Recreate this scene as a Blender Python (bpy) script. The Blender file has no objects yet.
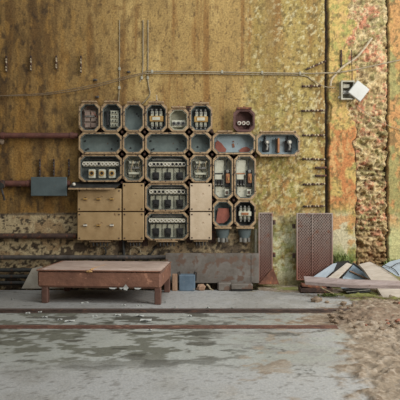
import bpy, math, random
import numpy as np
from mathutils import Vector, Matrix

random.seed(7)
SC = bpy.context.scene
COL = SC.collection

# ------------------------------------------------------------------ camera, light, exposure
D, F, HC = 6.58, 500.0, 1.125          # wall distance, focal length in pixels, camera height
cam_d = bpy.data.cameras.new('camera')
cam_d.sensor_width = 36.0
cam_d.lens = F / 400.0 * 36.0
cam_d.clip_end = 60
cam = bpy.data.objects.new('camera', cam_d)
cam.location = (0, -D, HC)
cam.rotation_euler = (math.pi / 2, 0, 0)
COL.objects.link(cam)
SC.camera = cam

w = bpy.data.worlds.new('sky')
SC.world = w
w.use_nodes = True
bg = w.node_tree.nodes['Background']
bg.inputs['Color'].default_value = (0.95, 0.975, 1.0, 1)
bg.inputs['Strength'].default_value = 0.30

def area(name, loc, target, sx, sy, power, color):
    l = bpy.data.lights.new(name, 'AREA')
    l.shape = 'RECTANGLE'
    l.size, l.size_y, l.energy, l.color = sx, sy, power, color
    o = bpy.data.objects.new(name, l)
    o.location = loc
    o.rotation_euler = (Vector(target) - Vector(loc)).to_track_quat('-Z', 'Y').to_euler()
    COL.objects.link(o)
    return o

area('daylight_opening_right', (5.2, -4.3, 2.9), (0.2, -0.2, 1.0), 3.0, 2.4, 345, (1.0, 0.985, 0.95))
area('daylight_roof_light', (0.6, -3.2, 5.6), (0.0, -1.0, 0.4), 3.5, 2.0, 130, (0.9, 0.96, 1.0))

SC.view_settings.view_transform = 'Standard'
SC.view_settings.look = 'None'
SC.view_settings.gamma = 1.0
SC.view_settings.use_curve_mapping = False
SC.view_settings.exposure = 0.0

# ------------------------------------------------------------------ helpers
def P(px, py, y=0.0):
    """world point at depth y seen at photo position (px, py)"""
    d = D + y
    return Vector(((px - 200) * d / F, y, HC + (200 - py) * d / F))

def PF(px, py, z=0.0):
    """point on the horizontal plane z seen at photo position"""
    d = F * (HC - z) / (py - 200)
    return Vector(((px - 200) * d / F, d - D, z))

def lin(c):
    return tuple((v / 255 / 12.92) if v / 255 <= 0.04045 else ((v / 255 + 0.055) / 1.055) ** 2.4 for v in c)

class MB:
    def __init__(s):
        s.v, s.f, s.m = [], [], []
    def add(s, vs, fs, mi=0):
        b = len(s.v)
        s.v += [tuple(p) for p in vs]
        for f in fs:
            s.f.append([b + i for i in f]); s.m.append(mi)
        return s
    def box(s, c, size, mi=0, rot=None, bev=0.0):
        x, y, z = (q / 2 for q in size)
        if bev <= 0:
            vs = [Vector((a * x, b * y, e * z)) for a in (-1, 1) for b in (-1, 1) for e in (-1, 1)]
            fs = [(0, 1, 3, 2), (4, 6, 7, 5), (0, 4, 5, 1), (2, 3, 7, 6), (0, 2, 6, 4), (1, 5, 7, 3)]
        else:
            e = min(bev, x * .9, y * .9, z * .9)
            vs, fs = [], []
            # chamfered box from a lattice of 24 corner points
            idx = {}
            for a in (-1, 1):
                for b in (-1, 1):
                    for g in (-1, 1):
                        for ax in range(3):
                            q = [a * (x - e), b * (y - e), g * (z - e)]
                            q[ax] = (a * x, b * y, g * z)[ax]
                            idx[(a, b, g, ax)] = len(vs); vs.append(Vector(q))
            for ax in range(3):
                for sgn in (-1, 1):
                    o1, o2 = [i for i in range(3) if i != ax]
                    loop = []
                    for p, q in ((-1, -1), (1, -1), (1, 1), (-1, 1)):
                        k = [0, 0, 0]; k[ax] = sgn; k[o1] = p; k[o2] = q
                        loop.append(idx[(k[0], k[1], k[2], ax)])
                    fs.append(loop if (sgn > 0) == (ax != 1) else loop[::-1])
            for ax in range(3):          # edge chamfers
                o1, o2 = [i for i in range(3) if i != ax]
                for p in (-1, 1):
                    for q in (-1, 1):
                        ks = []
                        for t in (-1, 1):
                            k = [0, 0, 0]; k[ax] = t; k[o1] = p; k[o2] = q
                            ks.append(tuple(k))
                        fs.append([idx[ks[0] + (o1,)], idx[ks[1] + (o1,)], idx[ks[1] + (o2,)], idx[ks[0] + (o2,)]])
            for a in (-1, 1):
                for b in (-1, 1):
                    for g in (-1, 1):
                        fs.append([idx[(a, b, g, i)] for i in range(3)])
        if rot is not None:
            vs = [rot @ p for p in vs]
        c = Vector(c)
        return s.add([p + c for p in vs], fs, mi)
    def cyl(s, p0, p1, r0, r1=None, n=12, mi=0, caps=True):
        r1 = r0 if r1 is None else r1
        p0, p1 = Vector(p0), Vector(p1)
        ax = (p1 - p0).normalized()
        u = ax.orthogonal().normalized(); v = ax.cross(u)
        vs = []
        for p, r in ((p0, r0), (p1, r1)):
            for i in range(n):
                a = 2 * math.pi * i / n
                vs.append(p + (u * math.cos(a) + v * math.sin(a)) * r)
        fs = [(i, (i + 1) % n, n + (i + 1) % n, n + i) for i in range(n)]
        if caps:
            fs += [tuple(range(n))[::-1], tuple(range(n, 2 * n))]
        return s.add(vs, fs, mi)
    def tube(s, pts, r, n=8, mi=0):
        pts = [Vector(p) for p in pts]
        vs, fs = [], []
        u = None
        for i, p in enumerate(pts):
            t = (pts[min(i + 1, len(pts) - 1)] - pts[max(i - 1, 0)]).normalized()
            u = (u - t * u.dot(t)).normalized() if u is not None else t.orthogonal().normalized()
            v = t.cross(u)
            rr = r[i] if isinstance(r, (list, tuple)) else r
            for k in range(n):
                a = 2 * math.pi * k / n
                vs.append(p + (u * math.cos(a) + v * math.sin(a)) * rr)
        for i in range(len(pts) - 1):
            for k in range(n):
                fs.append((i * n + k, i * n + (k + 1) % n, (i + 1) * n + (k + 1) % n, (i + 1) * n + k))
        m = (len(pts) - 1) * n
        fs += [tuple(range(n))[::-1], tuple(range(m, m + n))]
        return s.add(vs, fs, mi)
    def prism(s, poly, y0, y1, mi=0):
        """polygon in (x, z), extruded along y from y0 (front) to y1"""
        n = len(poly)
        vs = [(x, y0, z) for x, z in poly] + [(x, y1, z) for x, z in poly]
        fs = [tuple(range(n)), tuple(range(n, 2 * n))[::-1]] + [(i, n + i, n + (i + 1) % n, (i + 1) % n) for i in range(n)]
        return s.add(vs, fs, mi)
    def ring(s, outer, inner, y0, y1, mi=0):
        n = len(outer)
        vs = [(x, y0, z) for x, z in outer] + [(x, y0, z) for x, z in inner] + [(x, y1, z) for x, z in outer] + [(x, y1, z) for x, z in inner]
        fs = []
        for i in range(n):
            j = (i + 1) % n
            fs += [(i, j, n + j, n + i), (2 * n + j, 2 * n + i, 3 * n + i, 3 * n + j), (j, i, 2 * n + i, 2 * n + j), (n + i, n + j, 3 * n + j, 3 * n + i)]
        return s.add(vs, fs, mi)
    def blob(s, c, size, mi=0, seed=0, rough=0.25, n=7, m=5):
        rg = random.Random(seed)
        c = Vector(c)
        vs = [c + Vector((0, 0, -size[2]))]
        for j in range(1, m):
            th = math.pi * j / m
            for i in range(n):
                a = 2 * math.pi * (i + rg.uniform(-.25, .25)) / n
                k = 1 + rg.uniform(-rough, rough)
                vs.append(c + Vector((size[0] * math.cos(a) * math.sin(th) * k, size[1] * math.sin(a) * math.sin(th) * k, -size[2] * math.cos(th) * k)))
        vs.append(c + Vector((0, 0, size[2] * (1 + rg.uniform(-rough, rough)))))
        fs = [(0, 1 + (i + 1) % n, 1 + i) for i in range(n)]
        for j in range(m - 2):
            for i in range(n):
                a = 1 + j * n + i; b = 1 + j * n + (i + 1) % n
                fs.append((a, b, b + n, a + n))
        L = len(vs) - 1; o = 1 + (m - 2) * n
        fs += [(o + i, o + (i + 1) % n, L) for i in range(n)]
        return s.add(vs, fs, mi)
    def slab(s, q, th, mi=0, seg=1):
        """a board whose visible face is the polygon q, th thick behind it"""
        q = [Vector(p) for p in q]
        nrm = (q[1] - q[0]).cross(q[2] - q[0]).normalized()
        toc = Vector((0, -D, HC)) - q[0]
        if nrm.dot(toc) < 0:
            q = q[::-1]; nrm = -nrm
        n = len(q)
        vs = q + [p - nrm * th for p in q]
        fs = [tuple(range(n)), tuple(range(n, 2 * n))[::-1]] + [(i, n + i, n + (i + 1) % n, (i + 1) % n) for i in range(n)]
        return s.add(vs, fs, mi)
    def build(s, name, mats, parent=None, smooth=False, loc=None):
        me = bpy.data.meshes.new(name)
        me.from_pydata(s.v, [], s.f)
        mats = mats if isinstance(mats, (list, tuple)) else [mats]
        for m in mats:
            me.materials.append(m)
        me.polygons.foreach_set('material_index', s.m)
        if smooth:
            me.polygons.foreach_set('use_smooth', [True] * len(s.f))
        me.validate(); me.update()
        import bmesh
        b = bmesh.new(); b.from_mesh(me)
        bmesh.ops.recalc_face_normals(b, faces=b.faces[:])
        b.to_mesh(me); b.free()
        if smooth:
            try: me.set_sharp_from_angle(angle=math.radians(40))
            except Exception: pass
        o = bpy.data.objects.new(name, me)
        COL.objects.link(o)
        if parent is not None: o.parent = parent
        if loc is not None: o.location = loc
        return o

def tag(o, label=None, cat=None, group=None, kind=None):
    if label: o['label'] = label
    if cat: o['category'] = cat
    if group: o['group'] = group
    if kind: o['kind'] = kind
    return o

def empty(name, loc, rz=0.0, label=None, cat=None, group=None):
    o = bpy.data.objects.new(name, None)
    o.location = loc; o.rotation_euler = (0, 0, rz); o.empty_display_size = .05
    COL.objects.link(o)
    return tag(o, label, cat, group)

def recentre(o, base=True):
    """move a lone mesh's origin to the middle of its footprint"""
    me = o.data
    co = np.empty(len(me.vertices) * 3); me.vertices.foreach_get('co', co); co = co.reshape(-1, 3)
    lo, hi = co.min(0), co.max(0)
    c = (lo + hi) / 2
    if base: c[2] = lo[2]
    co -= c
    me.vertices.foreach_set('co', co.ravel()); me.update()
    o.location = Vector(c) + o.location
    return o

# ------------------------------------------------------------------ materials
def mat(name, c1, c2=None, scale=8.0, rough=0.6, metal=0.0, bump=0.15, spots=None, spot_scale=25.0, spot_amt=0.62, stretch=(1, 1, 1), alpha=None, bumpscale=None, zmix=None):
    m = bpy.data.materials.new(name)
    m.use_nodes = True
    nt = m.node_tree; N = nt.nodes; L = nt.links
    b = N['Principled BSDF']
    b.inputs['Roughness'].default_value = rough
    b.inputs['Metallic'].default_value = metal
    tc = N.new('ShaderNodeTexCoord'); mp = N.new('ShaderNodeMapping')
    mp.inputs['Scale'].default_value = stretch
    L.new(tc.outputs['Object'], mp.inputs['Vector'])
    nz = N.new('ShaderNodeTexNoise'); nz.inputs['Scale'].default_value = scale; nz.inputs['Detail'].default_value = 6; nz.inputs['Roughness'].default_value = .65
    L.new(mp.outputs['Vector'], nz.inputs['Vector'])
    rp = N.new('ShaderNodeValToRGB')
    rp.color_ramp.elements[0].position = .34; rp.color_ramp.elements[1].position = .66
    c2 = c2 or tuple(v * .72 for v in c1)
    rp.color_ramp.elements[0].color = lin(c2) + (1,); rp.color_ramp.elements[1].color = lin(c1) + (1,)
    L.new(nz.outputs['Fac'], rp.inputs['Fac'])
    out = rp.outputs['Color']
    def mixin(fac, colour, prev):
        mx = N.new('ShaderNodeMix'); mx.data_type = 'RGBA'
        L.new(fac, mx.inputs[0]); L.new(prev, mx.inputs[6]); mx.inputs[7].default_value = lin(colour) + (1,)
        return mx.outputs[2]
    if zmix:                                     # another finish (rust) below a height
        colour, z0, z1 = zmix
        sp = N.new('ShaderNodeSeparateXYZ'); L.new(tc.outputs['Object'], sp.inputs[0])
        n3 = N.new('ShaderNodeTexNoise'); n3.inputs['Scale'].default_value = 5; n3.inputs['Detail'].default_value = 4
        L.new(tc.outputs['Object'], n3.inputs['Vector'])
        ad = N.new('ShaderNodeMath'); ad.operation = 'MULTIPLY_ADD'; ad.inputs[1].default_value = .45; L.new(n3.outputs['Fac'], ad.inputs[0]); L.new(sp.outputs['Z'], ad.inputs[2])
        mr = N.new('ShaderNodeMapRange'); mr.inputs[1].default_value = z0 + .22; mr.inputs[2].default_value = z1 + .22; mr.inputs[3].default_value = 1; mr.inputs[4].default_value = 0
        L.new(ad.outputs[0], mr.inputs[0])
        out = mixin(mr.outputs[0], colour, out)
    if spots:
        n2 = N.new('ShaderNodeTexNoise'); n2.inputs['Scale'].default_value = spot_scale; n2.inputs['Detail'].default_value = 5
        L.new(mp.outputs['Vector'], n2.inputs['Vector'])
        r2 = N.new('ShaderNodeValToRGB')
        r2.color_ramp.elements[0].position = spot_amt - .03; r2.color_ramp.elements[1].position = spot_amt + .03
        r2.color_ramp.elements[0].color = (0, 0, 0, 1); r2.color_ramp.elements[1].color = (1, 1, 1, 1)
        L.new(n2.outputs['Fac'], r2.inputs['Fac'])
        out = mixin(r2.outputs['Color'], spots, out)
    L.new(out, b.inputs['Base Color'])
    if bump:
        bp = N.new('ShaderNodeBump'); bp.inputs['Strength'].default_value = bump; bp.inputs['Distance'].default_value = .02
        n4 = N.new('ShaderNodeTexNoise'); n4.inputs['Scale'].default_value = bumpscale or scale * 4; n4.inputs['Detail'].default_value = 5
        L.new(mp.outputs['Vector'], n4.inputs['Vector'])
        L.new(n4.outputs['Fac'], bp.inputs['Height']); L.new(bp.outputs['Normal'], b.inputs['Normal'])
    if alpha is not None:
        b.inputs['Alpha'].default_value = alpha
    return m

def surface_mat(name, fine=90.0, amt=0.5, bump=0.5, dist=0.01, rough=0.85):
    """surface whose paint, moss and dirt zones come from the mesh's colour attribute, with fine grain on top"""
    m = bpy.data.materials.new(name); m.use_nodes = True
    nt = m.node_tree; N = nt.nodes; L = nt.links
    b = N['Principled BSDF']
    at = N.new('ShaderNodeAttribute'); at.attribute_name = 'Paint'
    tc = N.new('ShaderNodeTexCoord')
    nz = N.new('ShaderNodeTexNoise'); nz.inputs['Scale'].default_value = fine; nz.inputs['Detail'].default_value = 7; nz.inputs['Roughness'].default_value = .7
    L.new(tc.outputs['Object'], nz.inputs['Vector'])
    mr = N.new('ShaderNodeMapRange'); mr.inputs[1].default_value = .25; mr.inputs[2].default_value = .75
    mr.inputs[3].default_value = 1 - amt; mr.inputs[4].default_value = 1 + amt
    L.new(nz.outputs['Fac'], mr.inputs[0])
    mx = N.new('ShaderNodeMix'); mx.data_type = 'RGBA'; mx.blend_type = 'MULTIPLY'; mx.inputs[0].default_value = 1
    L.new(at.outputs['Color'], mx.inputs[6]); L.new(mr.outputs[0], mx.inputs[7])
    L.new(mx.outputs[2], b.inputs['Base Color'])
    L.new(at.outputs['Alpha'], b.inputs['Roughness'])
    bp = N.new('ShaderNodeBump'); bp.inputs['Strength'].default_value = bump; bp.inputs['Distance'].default_value = dist
    n2 = N.new('ShaderNodeTexNoise'); n2.inputs['Scale'].default_value = fine * .6; n2.inputs['Detail'].default_value = 8
    L.new(tc.outputs['Object'], n2.inputs['Vector'])
    L.new(n2.outputs['Fac'], bp.inputs['Height']); L.new(bp.outputs['Normal'], b.inputs['Normal'])
    return m

M = dict(
    tan=mat('tan_enamel', (182, 154, 116), (134, 108, 78), 16, .55, 0, .2, (72, 54, 40), 34, .60),
    tan_lid=mat('tan_lid_enamel', (176, 148, 106), (152, 124, 84), 5, .6, 0, .12, (118, 88, 56), 18, .70),
    pale_lid=mat('pale_lid_enamel', (208, 188, 160), (186, 164, 134), 5, .6, 0, .12, (140, 108, 78), 18, .70),
    iron=mat('dark_iron', (66, 66, 62), (40, 38, 36), 12, .6, .2, .2, (84, 58, 40), 26, .66),
    blue=mat('blue_grey_enamel', (112, 122, 116), (88, 98, 94), 7, .5, 0, .1, (92, 74, 56), 20, .70),
    blue_light=mat('light_blue_enamel', (150, 164, 166), (126, 140, 144), 7, .5, 0, .1, (100, 84, 70), 26, .7),
    inside=mat('box_side_enamel', (108, 114, 108), (80, 84, 80), 9, .55, 0, .15, (70, 54, 42), 26, .66),
    red_inside=mat('reddened_panel', (156, 140, 124), (120, 98, 86), 9, .7, 0, .15, (146, 84, 68), 14, .60),
    porcelain=mat('porcelain', (218, 212, 196), (190, 182, 164), 20, .35, 0, .05),
    black=mat('black_bakelite', (44, 42, 40), (28, 27, 26), 15, .45, 0, .05),
    panel_white=mat('off_white_panel', (206, 204, 184), (180, 176, 154), 10, .6, 0, .1, (140, 112, 74), 18, .68),
    panel_olive=mat('grey_green_panel', (180, 178, 156), (150, 148, 126), 10, .6, 0, .1, (100, 84, 60), 22, .66),
    brass=mat('brass', (200, 162, 96), (150, 114, 60), 15, .45, .2, .1),
    copper=mat('copper', (182, 126, 82), (128, 82, 56), 15, .5, .2, .1),
    steel=mat('dull_steel', (158, 156, 148), (110, 106, 98), 18, .45, .5, .1),
    dim_wire=mat('grimy_pale_wire', (168, 154, 126), (124, 110, 86), 20, .7, 0, .1),
    brown_wire=mat('brown_grey_wire', (142, 122, 96), (104, 86, 66), 20, .7, 0, .1),
    wire=mat('pale_wire', (196, 180, 148), (150, 132, 104), 20, .6, 0, .1),
    rust=mat('rust', (134, 88, 66), (92, 58, 44), 12, .8, .1, .4, (160, 104, 70), 22, .63),
    rust_dark=mat('dark_rust', (88, 66, 54), (56, 42, 36), 14, .8, .1, .4, (116, 72, 50), 22, .62),
    rust_red=mat('red_rusted_panel', (150, 88, 70), (124, 70, 58), 9, .8, 0, .2, (96, 62, 54), 20, .66),
    rust_box=mat('rust_brown_box', (104, 70, 62), (80, 52, 46), 9, .7, 0, .2, (124, 84, 70), 24, .66),
    red_pipe=mat('red_lead_paint', (112, 70, 58), (84, 52, 44), 9, .65, 0, .2, (128, 108, 88), 24, .70),
    dim_pipe=mat('grimy_grey_pipe', (88, 82, 76), (62, 56, 52), 9, .7, 0, .2, (112, 92, 78), 20, .66),
    grey_plate=mat('slate_grey_paint', (88, 100, 100), (76, 86, 86), 7, .6, 0, .1, (96, 92, 84), 18, .72),
    sheet=mat('stained_steel_sheet', (130, 124, 116), (98, 88, 78), 5, .6, .1, .15, (108, 86, 72), 9, .56),
    vinyl=mat('cracked_brown_vinyl', (148, 104, 82), (116, 80, 64), 6, .6, 0, .3, (178, 128, 102), 14, .67, (1, 1, 1.2)),
    vinyl_top=mat('dusty_brown_vinyl', (196, 176, 162), (166, 142, 128), 5, .6, 0, .3, (202, 180, 166), 13, .60, (.6, 1.4, 1)),
    legwood=mat('brown_leg_wood', (116, 82, 68), (88, 62, 52), 12, .65, 0, .2),
    foam=mat('yellow_foam', (206, 166, 112), (180, 134, 84), 30, .9, 0, .5),
    paper=mat('white_paper', (196, 196, 190), (168, 168, 160), 20, .8, 0, .1),
    plastic=mat('white_plastic', (196, 196, 190), (184, 182, 174), 6, .4, 0, .05),
    plastic_old=mat('aged_plastic', (176, 172, 154), (142, 136, 116), 10, .5, 0, .05),
    board=mat('pale_weathered_board', (190, 180, 166), (164, 152, 136), 5, .8, 0, .2, (150, 118, 90), 14, .68, (1, 4, 4)),
    plank=mat('greyed_plank', (172, 156, 150), (138, 122, 116), 5, .8, 0, .2, (122, 94, 80), 20, .66, (.5, 6, 6)),
    glass=mat('dusty_glass', (150, 166, 176), (124, 140, 150), 5, .25, .1, .05, (110, 110, 104), 14, .68),
    blue_sheet=mat('pale_blue_sheet', (166, 176, 182), (142, 152, 160), 5, .5, 0, .1, (120, 104, 90), 18, .7),
    crate=mat('faded_blue_paint', (106, 124, 138), (84, 102, 116), 8, .55, 0, .1, (140, 128, 112), 16, .68),
    wood=mat('bare_wood', (174, 142, 116), (140, 108, 84), 8, .8, 0, .2, None, 20, .6, (6, 6, 1)),
    stone=mat('rubble_stone', (150, 130, 108), (108, 90, 72), 14, .9, 0, .5),
    brickstone=mat('brick_rubble', (170, 116, 92), (130, 84, 66), 14, .9, 0, .5),
    rail=mat('rusty_rail_steel', (92, 74, 64), (62, 50, 44), 14, .75, .1, .4, (114, 82, 64), 24, .64, (.5, 2, 2)),
    rail_red=mat('red_rusty_rail_steel', (122, 86, 70), (86, 60, 50), 14, .8, .1, .4, (142, 104, 84), 24, .62, (.5, 2, 2)),
    cloth_pale=mat('pale_grey_board', (172, 164, 148), (146, 136, 120), 6, .8, 0, .15, (110, 98, 84), 18, .68),
    leaf=mat('weed_leaf', (138, 150, 84), (104, 118, 60), 20, .7, 0, .1),
    mesh_steel=mat('mesh_grey_rust', (164, 150, 140), (140, 122, 112), 8, .75, 0, .2, (150, 112, 94), 14, .62, zmix=((136, 88, 72), .0, .75)),
    mesh_back=mat('mesh_backing_rust', (154, 140, 130), (128, 110, 100), 6, .8, 0, .2, (130, 92, 78), 14, .60, zmix=((114, 72, 60), .0, .75)),
)

# ------------------------------------------------------------------ noise for the big surfaces
def vnoise(x, y, seed):
    rg = np.random.RandomState(seed)
    T = rg.rand(128, 128)
    xi = np.floor(x).astype(int); yi = np.floor(y).astype(int)
    fx = x - xi; fy = y - yi
    fx = fx * fx * (3 - 2 * fx); fy = fy * fy * (3 - 2 * fy)
    a = T[xi % 128, yi % 128]; b = T[(xi + 1) % 128, yi % 128]
    c = T[xi % 128, (yi + 1) % 128]; d = T[(xi + 1) % 128, (yi + 1) % 128]
    return (a * (1 - fx) + b * fx) * (1 - fy) + (c * (1 - fx) + d * fx) * fy

def fbm(x, y, seed, oct=4, gain=.55):
    t = 0; a = 1; n = 0
    for i in range(oct):
        t = t + a * vnoise(x * 2 ** i + 13.7 * i, y * 2 ** i + 7.3 * i, seed + i); n += a; a *= gain
    return t / n

def sst(x, a, b):
    t = np.clip((x - a) / (b - a), 0, 1)
    return t * t * (3 - 2 * t)

def band(x, a, b, s):
    return sst(x, a - s, a + s) * (1 - sst(x, b - s, b + s))

def paint(C, colour, mask):
    C[:] = C * (1 - mask[..., None]) + np.array(lin(colour)) * mask[..., None]

def grid_object(name, X, Y, Z, C, R, material, kind='structure'):
    nz, nx = X.shape
    co = np.stack([X, Y, Z], -1).reshape(-1, 3)
    i = np.arange(nz * nx).reshape(nz, nx)
    q = np.stack([i[:-1, :-1], i[:-1, 1:], i[1:, 1:], i[1:, :-1]], -1).reshape(-1, 4)
    me = bpy.data.meshes.new(name)
    me.vertices.add(len(co)); me.vertices.foreach_set('co', co.ravel())
    me.loops.add(q.size); me.loops.foreach_set('vertex_index', q.ravel().astype(np.int32))
    me.polygons.add(len(q)); me.polygons.foreach_set('loop_start', np.arange(0, q.size, 4, dtype=np.int32))
    me.update(calc_edges=True)
    at = me.color_attributes.new('Paint', 'FLOAT_COLOR', 'POINT')
    at.data.foreach_set('color', np.concatenate([C, R[..., None]], -1).reshape(-1).astype(np.float32))
    me.materials.append(material)
    me.polygons.foreach_set('use_smooth', [True] * len(q))
    me.validate()
    o = bpy.data.objects.new(name, me); COL.objects.link(o)
    o['kind'] = kind
    return o

# ------------------------------------------------------------------ back wall
xs = np.concatenate([np.arange(-5, -2.8, .1), np.arange(-2.8, 1.55, .015), np.arange(1.55, 2.65, .008), np.arange(2.65, 3.0, .02), np.arange(3.0, 5.01, .1)])
zs = np.concatenate([np.arange(-.25, 3.9, .0135), np.arange(3.9, 4.5, .05)])
X, Z = np.meshgrid(xs, zs)
U = 200 + X * F / D; V = 200 - (Z - HC) * F / D
C = np.empty(X.shape + (3,)); C[:] = lin((162, 132, 78))
n1 = fbm(X * 1.3, Z * 1.3, 11); n2 = fbm(X * 5, Z * 1.1, 21); n3 = fbm(X * 16, Z * 9, 31); n4 = fbm(X * 40, Z * 22, 41, 2)
streak = fbm(X * 11, Z * .9, 51)
paint(C, (186, 158, 100), sst(n2, .5, .75) * .8)
paint(C, (128, 88, 40), sst(streak, .52, .72) * .75)
paint(C, (104, 72, 36), sst(n3, .60, .72) * .55 * sst(n2 + .3 * n1, .5, .8))
paint(C, (74, 52, 30), sst(n4, .70, .80) * .6)
# browner, grimier paint to the left
left = 1 - sst(U, 20, 175)
paint(C, (116, 84, 40), left * .66)
paint(C, (78, 56, 28), left * sst(streak, .44, .62) * .5)
mott = fbm(X * 22, Z * 10, 55, 3); mot2 = fbm(X * 9, Z * 6, 57, 4)
paint(C, (84, 62, 32), (.25 + .75 * left) * sst(mot2, .50, .62) * .55)
paint(C, (62, 46, 28), (.25 + .75 * left) * sst(mott, .56, .68) * .7 * sst(mot2, .36, .5))
paint(C, (156, 118, 58), left * sst(fbm(X * 15, Z * 5, 58), .56, .68) * .6)
paint(C, (150, 108, 46), left * sst(n2, .56, .72) * .5)
# greener, lichen-grown paint between the boxes and the pilaster
mid = band(U, 248, 330, 10)
paint(C, (150, 136, 70), mid * sst(n2, .35, .7) * .5)
paint(C, (128, 126, 58), mid * sst(.5 * fbm(X * 7, Z * 7, 61) + .5 * fbm(X * 20, Z * 18, 261), .46, .60) * .65 * sst(V, 70, 150))
paint(C, (206, 190, 130), mid * sst(.4 * fbm(X * 9, Z * 9, 62) + .6 * fbm(X * 28, Z * 24, 262), .50, .64) * .55 * sst(V, 90, 150))
oc = np.exp(-(((U - 290) / 30) ** 2 + ((V - 198) / 26) ** 2))
paint(C, (176, 118, 62), oc * sst(fbm(X * 9, Z * 9, 63), .42, .62) * .6)
dk = fbm(X * 26, Z * 20, 66, 3)
paint(C, (96, 80, 44), sst(U, 215, 262) * sst(dk, .56, .68) * .75)
paint(C, (206, 194, 150), sst(U, 235, 262) * sst(fbm(X * 30, Z * 26, 67, 3), .60, .72) * .6)
low = band(U, 254, 330, 6) * sst(V, 205, 240)
paint(C, (200, 196, 158), low * sst(.5 * fbm(X * 7, Z * 7, 64) + .5 * fbm(X * 22, Z * 22, 264), .38, .54))
paint(C, (130, 138, 72), low * sst(.5 * fbm(X * 9, Z * 9, 65) + .5 * fbm(X * 24, Z * 24, 265), .50, .60) * .5)
paint(C, (104, 98, 66), low * sst(n3, .58, .70) * .45)
# dark damp stain band at the top of the middle
paint(C, (132, 104, 58), band(U, 262, 276, 8) * (1 - sst(V, 80, 135)) * .7)
# peeled, limewashed lower wall on the left and behind the cabinets
edge = 213 + 3 * (fbm(X * 4, Z * 0, 71) - .5)
peel = sst(V, edge - .7, edge + .7) * (1 - sst(U, 246, 256))
pn = fbm(X * 7, Z * 8, 72); pn2 = fbm(X * 22, Z * 24, 73)
paint(C, (76, 62, 46), peel)
thr = .35 + .05 * sst(V, 232, 245) + .12 * sst(V, 258, 272) + .05 * sst(U, 45, 75) + .02 * sst(U, 80, 110)
paint(C, (182, 162, 124), peel * sst(pn * .6 + pn2 * .4, thr, thr + .05) * .95)
paint(C, (146, 118, 82), peel * sst(pn, .52, .66) * .8)
paint(C, (120, 104, 82), peel * sst(U, 80, 100) * .4)
paint(C, (44, 36, 28), peel * sst(fbm(X * 24, Z * 20, 74, 3), .62, .68) * .85)
paint(C, (70, 58, 46), peel * band(V, 210, 215, 1.2) * .9)
Yw = (n3 - .5) * .006 + (n4 - .5) * .003 - .004 * peel * sst(pn * .7 + pn2 * .3, thr, thr + .05)
# plaster pilaster to the right
jit = 1.6 * (fbm(X * 0 + 3, Z * 9, 81) - .5) * 2
eL = 328.5 + jit + 2.2 * band(V, 104, 122, 3)
pil = sst(U, eL - .5, eL + .5)
groove = band(U, 325.2 + jit * .5, 328.2 + jit, .5) * (V < 214)
paint(C, (186, 158, 92), pil)
po = fbm(X * 5, Z * 4, 82)
paint(C, (138, 140, 76), pil * sst(.5 * fbm(X * 8, Z * 8, 83) + .5 * fbm(X * 24, Z * 24, 283), .46, .58) * .75)
paint(C, (178, 112, 66), pil * sst(po + .16 * sst(V, 110, 140) - .3 * sst(V, 205, 225) - .28 * (1 - sst(V, 95, 130)), .47, .62) * .9 * (1 - sst(V, 198, 216)))
paint(C, (196, 158, 102), pil * sst(.4 * fbm(X * 12, Z * 6, 84) + .6 * fbm(X * 26, Z * 20, 284), .50, .62) * .75)
paint(C, (108, 94, 54), pil * sst(fbm(X * 26, Z * 22, 88, 3), .57, .68) * .7)
lowp = pil * sst(V, 208, 220)
paint(C, (190, 180, 146), lowp * sst(fbm(X * 7, Z * 7, 85), .34, .55))
paint(C, (186, 134, 82), lowp * sst(fbm(X * 9, Z * 9, 86), .54, .62) * .8)
paint(C, (118, 132, 62), lowp * sst(V, 236, 262) * sst(fbm(X * 11, Z * 11, 87), .42, .58) * .9)
paint(C, (60, 46, 32), groove)
Yw = Yw - .03 * pil + .05 * groove
# bare brickwork where the plaster has fallen away
bl = 356 - 10 * (1 - sst(V, 100, 175)) * sst(fbm(X * 0 + 1, Z * 5, 91), .35, .7) + 5 * (fbm(X * 0 + 5, Z * 12, 92) - .5)
br = 387.5 + 3 * (fbm(X * 0 + 8, Z * 10, 93) - .5)
brick = sst(U, bl - .8, bl + .8) * (1 - sst(U, br - .8, br + .8))
wz = Z + .05 * (fbm(X * 5, Z * 5, 94) - .5); wx = X + .12 * (fbm(X * 4 + 30, Z * 6, 194) - .5)
row = np.floor(wz / .072); fr = wz / .072 - row
rg = np.random.RandomState(5); tab = rg.rand(97, 89)
off = tab[row.astype(int) % 97, 3]
colm = np.floor(wx / .17 + off * 3); fc = wx / .17 + off * 3 - colm
rv = tab[row.astype(int) % 97, colm.astype(int) % 89]; rv2 = tab[(row.astype(int) + 31) % 97, (colm.astype(int) * 3 + 7) % 89]
joint = np.maximum(1 - band(fr, .14, .86, .14), 1 - band(fc, .07, .93, .07))
rub = fbm(X * 9, Z * 15, 99, 5); rub2 = fbm(X * 26, Z * 40, 199, 4)
ord_ = sst(fbm(X * 4, Z * 4, 98), .42, .58) * (.35 + .65 * sst(V, 120, 170))
paint(C, (186, 162, 116), brick)
paint(C, (190, 126, 96), brick * (rv > .36) * .9 * sst(fbm(X * 9, Z * 9, 95), .40, .54))
paint(C, (140, 134, 84), brick * sst(.5 * fbm(X * 8, Z * 8, 96) + .5 * fbm(X * 24, Z * 28, 296), .48, .58) * .75)
paint(C, (214, 194, 150), brick * sst(fbm(X * 26, Z * 30, 97), .55, .64) * .7)
paint(C, (86, 68, 48), brick * joint * ord_ * .7)
paint(C, (104, 80, 58), brick * sst(rub2, .58, .68) * .6)
paint(C, (136, 100, 64), brick * sst(V, 225, 255) * .6)
ridge = 1 - np.abs(rub - .5) * 6
Yw = Yw + brick * (.6 + .4 * sst(V, 100, 160)) * (.03 + .03 * joint * ord_ + .03 * (rv2 - .5) * ord_ + .19 * (rub - .5) + .12 * (rub2 - .5))
vline = band(U, br - 1.0, br + .6, .4)
paint(C, (74, 56, 40), vline * .8)
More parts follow.
